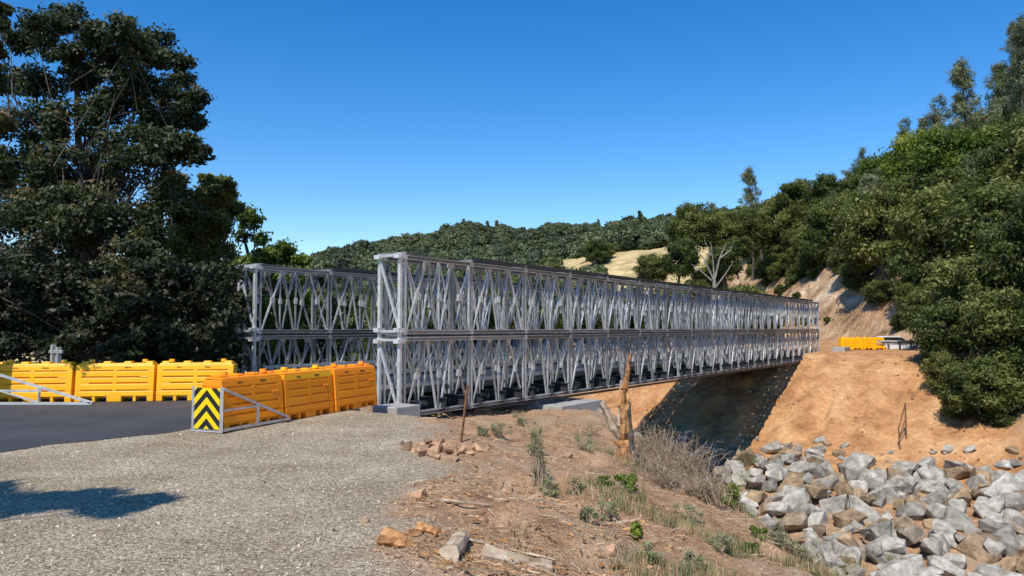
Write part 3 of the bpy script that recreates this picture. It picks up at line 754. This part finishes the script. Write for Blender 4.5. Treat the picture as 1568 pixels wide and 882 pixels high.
def tree(protos_, name, cx, cy, cz, rad, parent=None, zs=1.0):
    o = obj(name, protos_[random.randrange(len(protos_))], parent)
    o.rotation_euler = (random.uniform(-.1, .1), random.uniform(-.1, .1), random.uniform(0, 6.28)); s_ = rad*random.uniform(.94, 1.06)
    o.scale = (s_*random.uniform(.88, 1.12), s_, s_*zs*random.uniform(.9, 1.15)); o.location = (cx, cy, cz-1.25*s_*zs); return o
def oak_at(px, py, rpx, d, pr=oakP, name='oak_tree', zs=1.0, fit=True):
    if fit:   # root the crown on the hillside seen along this bearing
        for d2 in np.arange(max(44, d-16), 175, 1.0):
            c_ = P(px, py, d2)
            if H1(c_[0], c_[1])+1.15*rpx/F*d2*zs >= c_[2]: d = d2; break
    c_ = P(px, py, d); return tree(pr, name, c_[0], c_[1], c_[2], rpx/F*d, None, zs)
for px, py, r_, d, k in ((1415, 258, 72, 74, 1), (1475, 262, 70, 72, 1), (1345, 285, 50, 80, 1), (1350, 370, 66, 70, 0), (1440, 350, 80, 67, 0), (1520, 340, 75, 64, 0),
                         (1300, 345, 42, 86, 0), (1258, 380, 34, 92, 0), (1400, 425, 44, 64, 0), (1300, 400, 34, 78, 0), (1480, 440, 72, 58, 0), (1550, 440, 70, 55, 0),
                         (1455, 500, 52, 56, 0), (1530, 520, 70, 50, 0), (1450, 570, 38, 53, 0), (1495, 590, 52, 49, 0), (1555, 610, 56, 45, 0), (1470, 620, 30, 49, 0), (1520, 640, 34, 46, 0), (1425, 545, 24, 55, 0),
                         (1232, 330, 42, 112, 0), (1190, 335, 32, 120, 0), (1600, 520, 80, 48, 0), (1600, 380, 90, 60, 0), (1580, 240, 60, 80, 0),
                         (1330, 350, 40, 75, 0), (1430, 480, 40, 60, 0), (1215, 305, 28, 128, 0), (1262, 300, 34, 118, 0), (1385, 340, 46, 72, 0), (1240, 405, 22, 92, 0),
                         (1310, 425, 28, 74, 0), (1345, 445, 26, 70, 0), (1395, 465, 30, 66, 0), (1200, 385, 22, 105, 0)):
    oak_at(px, py, r_, d, (brP if k else oakP))
for px, py, r_, d in ((1062, 350, 44, 125), (1040, 400, 36, 118), (1110, 362, 34, 130), (1150, 356, 34, 128), (1105, 400, 30, 112), (1000, 410, 30, 130), (1090, 430, 34, 118), (1170, 350, 26, 135), (1130, 378, 22, 118)):
    oak_at(px, py, r_, d, fit=False)
for px, py, r_, d in ((1530, 150, 60, 98), (1480, 165, 50, 100), (1430, 200, 40, 108), (1565, 120, 50, 92), (1550, 60, 24, 96), (1385, 215, 32, 118), (1320, 255, 28, 125)):
    oak_at(px, py, r_, d, pineP, 'grey_pine_tree', .85)
oak_at(1152, 296, 34, 150, pineP, 'grey_pine_tree', .95, False)
oak_at(1562, 100, 50, 84, pineP, 'grey_pine_tree', 1.0)

mb = MB()
def bp(px, py): return P(px, py, 100)
mb.tube([bp(1092, 500), bp(1094, 430)], [.34, .24], 7); 
for pts in (((1094, 432), (1080, 400), (1064, 378)), ((1094, 430), (1102, 395), (1112, 372)), ((1094, 436), (1092, 400), (1088, 370)), ((1080, 402), (1086, 385), (1078, 366)), ((1102, 396), (1118, 384), (1124, 370)), ((1096, 440), (1112, 418), (1122, 402)), ((1090, 430), (1070, 412), (1058, 404))):
    mb.tube([bp(*q_) for q_ in pts], [.14, .08, .03], 5)
obj('bare_tree', mb.mesh('bare_tree', [m_palebark]))

wood = empty('hillside_woodland')
cnt = 0
clear = []
for px, py, r_ in ((940, 380, 15), (985, 408, 12), (878, 396, 8), (960, 390, 9)):
    a_ = hit(px, py); clear.append((a_[0], a_[1], r_))
def blocked(x, y):
    for a_, b_, r_ in clear:
        if abs(x/y-a_/b_) < r_*.75/b_ and b_-75 < y < b_+r_*1.2: return True
    return False
for _ in range(2600):
    y = rng.uniform(62, 200); x = rng.uniform(XH(y)+9, XH(y)+70)
    if x/y > .78 or x/y < .1 or blocked(x, y): continue
    if rng.random() > .22: continue
    r_ = rng.uniform(2.8, 4.8); z = H1(x, y)
    tree(oakP if rng.random() < .88 else pineP, 'tree', x, y, z+r_*.95, r_, wood); cnt += 1
for _ in range(120):
    y = rng.uniform(64, 150); x = XH(y)+rng.uniform(7, 11); r_ = rng.uniform(.9, 2.2)
    tree(oakP, 'shrub', x, y, H1(x, y)+r_*.5, r_, wood)
for _ in range(16):
    y = rng.uniform(72, 125); x = XH(y)+rng.uniform(1.5, 8); r_ = rng.uniform(.5, 1.1)
    tree(oakP, 'shrub', x, y, H1(x, y)+r_*.5, r_, wood)
for _ in range(420):
    y = rng.uniform(72, 210); x = rng.uniform(-.5, .33)*y
    if x > XH(y)-5 or blocked(x, y): continue
    tt, ss = to_ts(x, y)
    if tt < 44 and tt > 5 and ss > -30: continue
    if 44 < tt < 72 and -20 < ss < 8: continue
    r_ = rng.uniform(2.4, 4.0)
    tree(oakP, 'tree', x, y, H1(x, y)+r_*.85, r_, wood); cnt += 1
far = empty('distant_forest')
cnt2 = 0
ys = 150+rng.random(10500)**.8*370; xs = rng.uniform(-.6, .5, 10500)*ys
zs_ = H(xs, ys); dn_ = fbm(xs*.02, ys*.02, 4, 61)
for x, y, z, dd_ in zip(xs, ys, zs_, dn_):
    if y < 200 and x > XH(y)-2 and x/y > .25: continue
    if dd_ > .15: continue
    if x/y < -.42 and rng.random() < .5: continue
    if blocked(x, y): continue
    if rng.random() > .62: continue
    r_ = rng.uniform(2.0, 4.2)
    if y > 330 and rng.random() < .02: tree(farPine, 'tree', x, y, z+r_*1.3, r_*1.2, far, 1.0)
    else: tree(farP, 'tree', x, y, z+r_*.7, r_, far, rng.uniform(.75, 1.15))
    cnt2 += 1
print('TREES', cnt, cnt2)

# ---- left trees (unique)
def specs(lst, d, jit, seed):
    r = np.random.default_rng(seed); out = []
    for px, py, rp in lst:
        dd_ = d+r.uniform(-jit, jit); out.append((P(px, py, dd_), rp/F*dd_))
    return out
big = specs([(70, 55, 40), (110, 35, 36), (195, 45, 42), (240, 72, 38), (150, 66, 36), (282, 150, 34), (60, 130, 42), (205, 130, 42), (255, 190, 42), (292, 228, 28), (130, 118, 34),
             (40, 200, 46), (180, 220, 50), (110, 262, 54), (245, 262, 44), (20, 290, 55), (160, 322, 58), (235, 330, 50), (60, 362, 58), (285, 320, 32), (272, 100, 34), (215, 85, 34), (92, 190, 40), (20, 120, 34), (298, 180, 24), (230, 150, 36),
             (150, 180, 40), (60, 290, 50), (120, 340, 55), (200, 290, 50), (270, 290, 36), (200, 380, 60), (120, 420, 60), (260, 390, 46), (10, 400, 60), (60, 460, 60), (180, 460, 60), (260, 460, 50), (110, 90, 34), (255, 235, 38),
             (30, 60, 34), (170, 100, 34), (20, 240, 44), (80, 240, 46), (150, 260, 46), (230, 205, 36), (180, 160, 34), (5, 340, 50), (90, 320, 46)], 27, 2.5, 1)
obj('oak_tree', tree_mesh('tall_oak', split(big, 7, 2, .50, .8), 300, .085, leaf_shade, m_bark, (-15.5, 27, -.2), .30, (-15.3, 27, 4.6), 5, .25, .3, limb_r=.16))
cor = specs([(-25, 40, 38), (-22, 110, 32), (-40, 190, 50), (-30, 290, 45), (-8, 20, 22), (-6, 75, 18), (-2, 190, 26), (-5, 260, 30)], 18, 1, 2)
obj('oak_tree', tree_mesh('corner_oak', split(cor, 7, 3, .45), 420, .065, leaf_shade, m_bark, (-13.6, 18, -.2), .2, (-13.3, 18, 3.5), 6, .4, limb_r=.16))
t3 = specs([(345, 285, 26), (322, 300, 26), (352, 318, 22), (305, 350, 38), (335, 340, 30), (290, 380, 44), (318, 275, 14), (300, 310, 30), (330, 385, 40)], 31, 1.5, 3)
obj('oak_tree', tree_mesh('mid_oak', split(t3, 7, 4, .46), 300, .09, leaf_oak, m_bark, (-12.8, 31, -.2), .25, (-12.7, 31, 3.5), 7, .4, limb_r=.16))
t4 = specs([(335, 362, 34), (385, 352, 34), (432, 385, 32), (305, 415, 42), (372, 425, 50), (440, 425, 36), (330, 485, 50), (405, 480, 46), (455, 470, 28), (355, 320, 18), (460, 400, 16), (290, 460, 40), (410, 400, 30), (300, 520, 46), (370, 530, 46), (440, 520, 40)], 36, 2, 4)
obj('oak_tree', tree_mesh('light_oak', split(t4, 7, 5, .46), 300, .10, leaf_bright, m_bark, (-12.8, 36, -.8), .26, (-12.9, 36, 3.0), 8, .4, limb_r=.16))
und = []
r_ = random.Random(4)
for gx_ in range(-60, 350, 34):
    for gy_ in (430, 470, 505, 535): und.append((gx_+r_.uniform(-14, 14), gy_+r_.uniform(-12, 12), 32))
und = specs(und, 24, 1.2, 5)
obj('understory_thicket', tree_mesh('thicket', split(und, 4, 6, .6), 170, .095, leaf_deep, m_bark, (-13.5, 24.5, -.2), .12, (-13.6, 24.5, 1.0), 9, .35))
und = []
for gx_ in range(-120, 520, 48):
    for gy_ in (330, 385, 440, 495, 535):
        if gx_ > 340 and gy_ < 430: continue
        und.append((gx_+r_.uniform(-14, 14), gy_+r_.uniform(-12, 12), 42))
und = specs(und, 42, 3.0, 15)
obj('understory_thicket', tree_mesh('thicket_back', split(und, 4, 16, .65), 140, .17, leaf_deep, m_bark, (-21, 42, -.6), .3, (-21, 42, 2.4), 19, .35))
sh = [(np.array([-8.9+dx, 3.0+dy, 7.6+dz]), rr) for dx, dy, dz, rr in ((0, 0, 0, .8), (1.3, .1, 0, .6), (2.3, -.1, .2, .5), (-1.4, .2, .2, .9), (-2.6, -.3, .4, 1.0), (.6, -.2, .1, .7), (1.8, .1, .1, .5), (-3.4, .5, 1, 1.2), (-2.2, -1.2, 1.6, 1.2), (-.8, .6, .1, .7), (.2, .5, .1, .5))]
obj('oak_tree', tree_mesh('shade_oak', split(sh, 8, 8, .55), 330, .07, leaf_shade, m_bark, (-13.8, 0.2, -.2), .3, (-13.0, 1.0, 5.2), 21, .8))

# ------------------------------------------------------------------ small plants
def bush(name, px, py, wpx, hpx, mat, size, n, seed, shell=.2, aspect=.4, twigs=14):
    b0 = hit(px, py); k = b0[1]/F; r = np.random.default_rng(seed); cl = []
    for _ in range(9):
        cl.append(((b0[0]+r.normal()*wpx*k*.26, b0[1]+r.normal()*wpx*k*.26, b0[2]+hpx*k*(.15+.75*r.random())), (wpx*k*.2, wpx*k*.2, hpx*k*.22), 1, float(np.clip(r.normal(.5, .2), 0, 1))))
    LV, LF, LT = leaves(cl, n/9, size, aspect, seed, shell)
    mb = MB()
    for c_ in cl:
        for _ in range(max(1, twigs//9)):
            e = Vector(c_[0])+Vector(r.normal(size=3)*wpx*k*.12); s0 = Vector((b0[0]+r.normal()*.04, b0[1]+r.normal()*.04, b0[2]-.05))
            mb.tube([s0, s0.lerp(e, .5)+Vector(r.normal(size=3)*.03), e], [.010, .007, .003], 4, 1, .5)
    BV = np.array(mb.v); BF = np.array(mb.f)
    return obj(name, arr_mesh(name, np.concatenate([BV, LV]), np.concatenate([BF, LF+len(BV)]), [mat, m_paleW], np.concatenate([np.ones(len(BF)), np.zeros(len(LF))]), np.concatenate([np.full(len(BF), .5), LT])))
for k, (px, py, w, h) in enumerate(((824, 745, 34, 80), (818, 700, 26, 45), (762, 670, 26, 22), (796, 652, 24, 22), (842, 760, 30, 30), (895, 690, 30, 30), (930, 800, 40, 30), (885, 760, 30, 26), (1200, 840, 50, 40), (1050, 800, 40, 26), (740, 668, 20, 14), (1000, 860, 40, 30), (900, 800, 30, 24), (1100, 840, 40, 26), (1240, 870, 50, 36), (1060, 870, 36, 24))):
    bush('grey_green_weed', px, py, w, h, leaf_weed, .022, 800, 50+k, .1, .25, 27)
for k, (px, py, w, h) in enumerate(((960, 752, 36, 24), (972, 825, 22, 22), (1135, 770, 40, 66), (1145, 720, 30, 30), (1290, 878, 50, 30), (1370, 882, 44, 34), (1150, 850, 20, 16), (1160, 825, 20, 16), (925, 745, 24, 14), (1120, 775, 30, 36))):
    bush('green_shrub', px, py, w, h, leaf_bright, .026, 900, 80+k, .2, .5, 18)
def drybush(px, py, w, h, n, seed):
    b0 = Vector(hit(px, py)); k = b0.y/F; r = random.Random(seed); mb = MB()
    for _ in range(n):
        s0 = b0+Vector((r.gauss(0, w*k*.22), r.gauss(0, w*k*.22), -.05))
        a_ = r.uniform(0, 6.28); hh_ = h*k*r.uniform(.3, 1.0)
        p1 = s0+Vector((math.cos(a_)*w*k*.16, math.sin(a_)*w*k*.16, hh_*.6)); p2 = p1+Vector((math.cos(a_)*w*k*.25*r.random()+r.gauss(0, .05), math.sin(a_)*w*k*.25*r.random(), hh_*r.uniform(-.1, .45)))
        tv = r.random()*.6; mb.tube([s0, p1, p2], [.010, .006, .002], 3, 0, tv)
        for _ in range(3):
            q_ = p1.lerp(p2, r.random()); mb.tube([q_, q_+Vector((r.gauss(0, .09), r.gauss(0, .09), r.gauss(.02, .07)))], [.004, .0015], 3, 0, tv)
    return obj('dry_bush', mb.mesh('dry_bush', [m_paleW]))
for k, (px, py, w, h, n) in enumerate(((1000, 700, 90, 60, 200), (1045, 730, 90, 70, 220), (1075, 765, 70, 50, 150), (985, 720, 60, 40, 120), (1100, 745, 50, 40, 110), (900, 670, 50, 20, 80), (1015, 745, 60, 40, 120))):
    drybush(px, py, w, h, n, 60+k)

def grass(name, n, reg, mat, hmin, hmax, w):
    Y = reg[0]+(rng.random(n)**1.2)*(reg[1]-reg[0]); X = (reg[2]+rng.random(n)*(reg[3]-reg[2]))*Y
    g = masks(X, Y)[0]; dens = fbm(X*.7, Y*.7, 3, 88); keep = (g < .3) & (dens > .02)
    X = X[keep]; Y = Y[keep]; Vs = []; Ts = []
    for x, y in zip(X, Y):
        m_ = 12; z = H1(x, y); tv = random.random()
        bx_ = x+rng.normal(size=m_)*.035; by_ = y+rng.normal(size=m_)*.035
        a_ = rng.random(m_)*6.28; h_ = rng.uniform(hmin, hmax, m_); ln = rng.random(m_)*h_*.7
        dx = np.cos(a_); dy = np.sin(a_)
        base = np.stack([bx_, by_, np.full(m_, z-.01)], 1); sd = np.stack([-dy, dx, dx*0], 1)*w
        tip = base+np.stack([dx*ln, dy*ln, h_], 1)
        Vs.append(np.stack([base-sd, base+sd, tip+sd*.2, tip-sd*.2], 1).reshape(-1, 3)); Ts.append(np.clip(tv+rng.normal(size=m_)*.15, 0, 1))
    V_ = np.concatenate(Vs); k = len(V_)//4
    return obj(name, arr_mesh(name, V_, np.arange(k*4).reshape(k, 4), [mat], tint=np.concatenate(Ts)))
grass('dry_grass', 3600, (5, 27, .0, .5), m_straw, .05, .20, .0032)
grass('green_grass', 2600, (6, 24, .10, .48), leaf_weed, .06, .2, .004)

# ------------------------------------------------------------------ light
sd = Vector((-.40, -.92, 0)).normalized(); EL = math.radians(53)
to_sun = Vector((sd.x*math.cos(EL), sd.y*math.cos(EL), math.sin(EL)))
sun = bpy.data.lights.new('sun', 'SUN'); sun.energy = 5.0; sun.angle = math.radians(.5); sun.color = (1, .955, .88)
so = bpy.data.objects.new('sun', sun); link(so); so.rotation_euler = to_sun.to_track_quat('Z', 'Y').to_euler(); so.location = (0, 0, 60)
w = bpy.data.worlds.new("World"); scene.world = w; w.use_nodes = True; nt = w.node_tree
sky = nt.nodes.new('ShaderNodeTexSky'); sky.sky_type = 'NISHITA'; sky.sun_disc = False
sky.sun_elevation = EL; sky.sun_rotation = math.atan2(to_sun.x, to_sun.y) % (2*math.pi)
sky.air_density = 1.0; sky.dust_density = .1; sky.ozone_density = 2.6; sky.altitude = 100
hs = nt.nodes.new('ShaderNodeHueSaturation'); hs.inputs['Saturation'].default_value = 1.42; hs.inputs['Value'].default_value = 1.5; hs.inputs['Hue'].default_value = .506
nt.links.new(sky.outputs[0], hs.inputs['Color'])
nt.links.new(hs.outputs[0], nt.nodes['Background'].inputs[0]); nt.nodes['Background'].inputs[1].default_value = .115
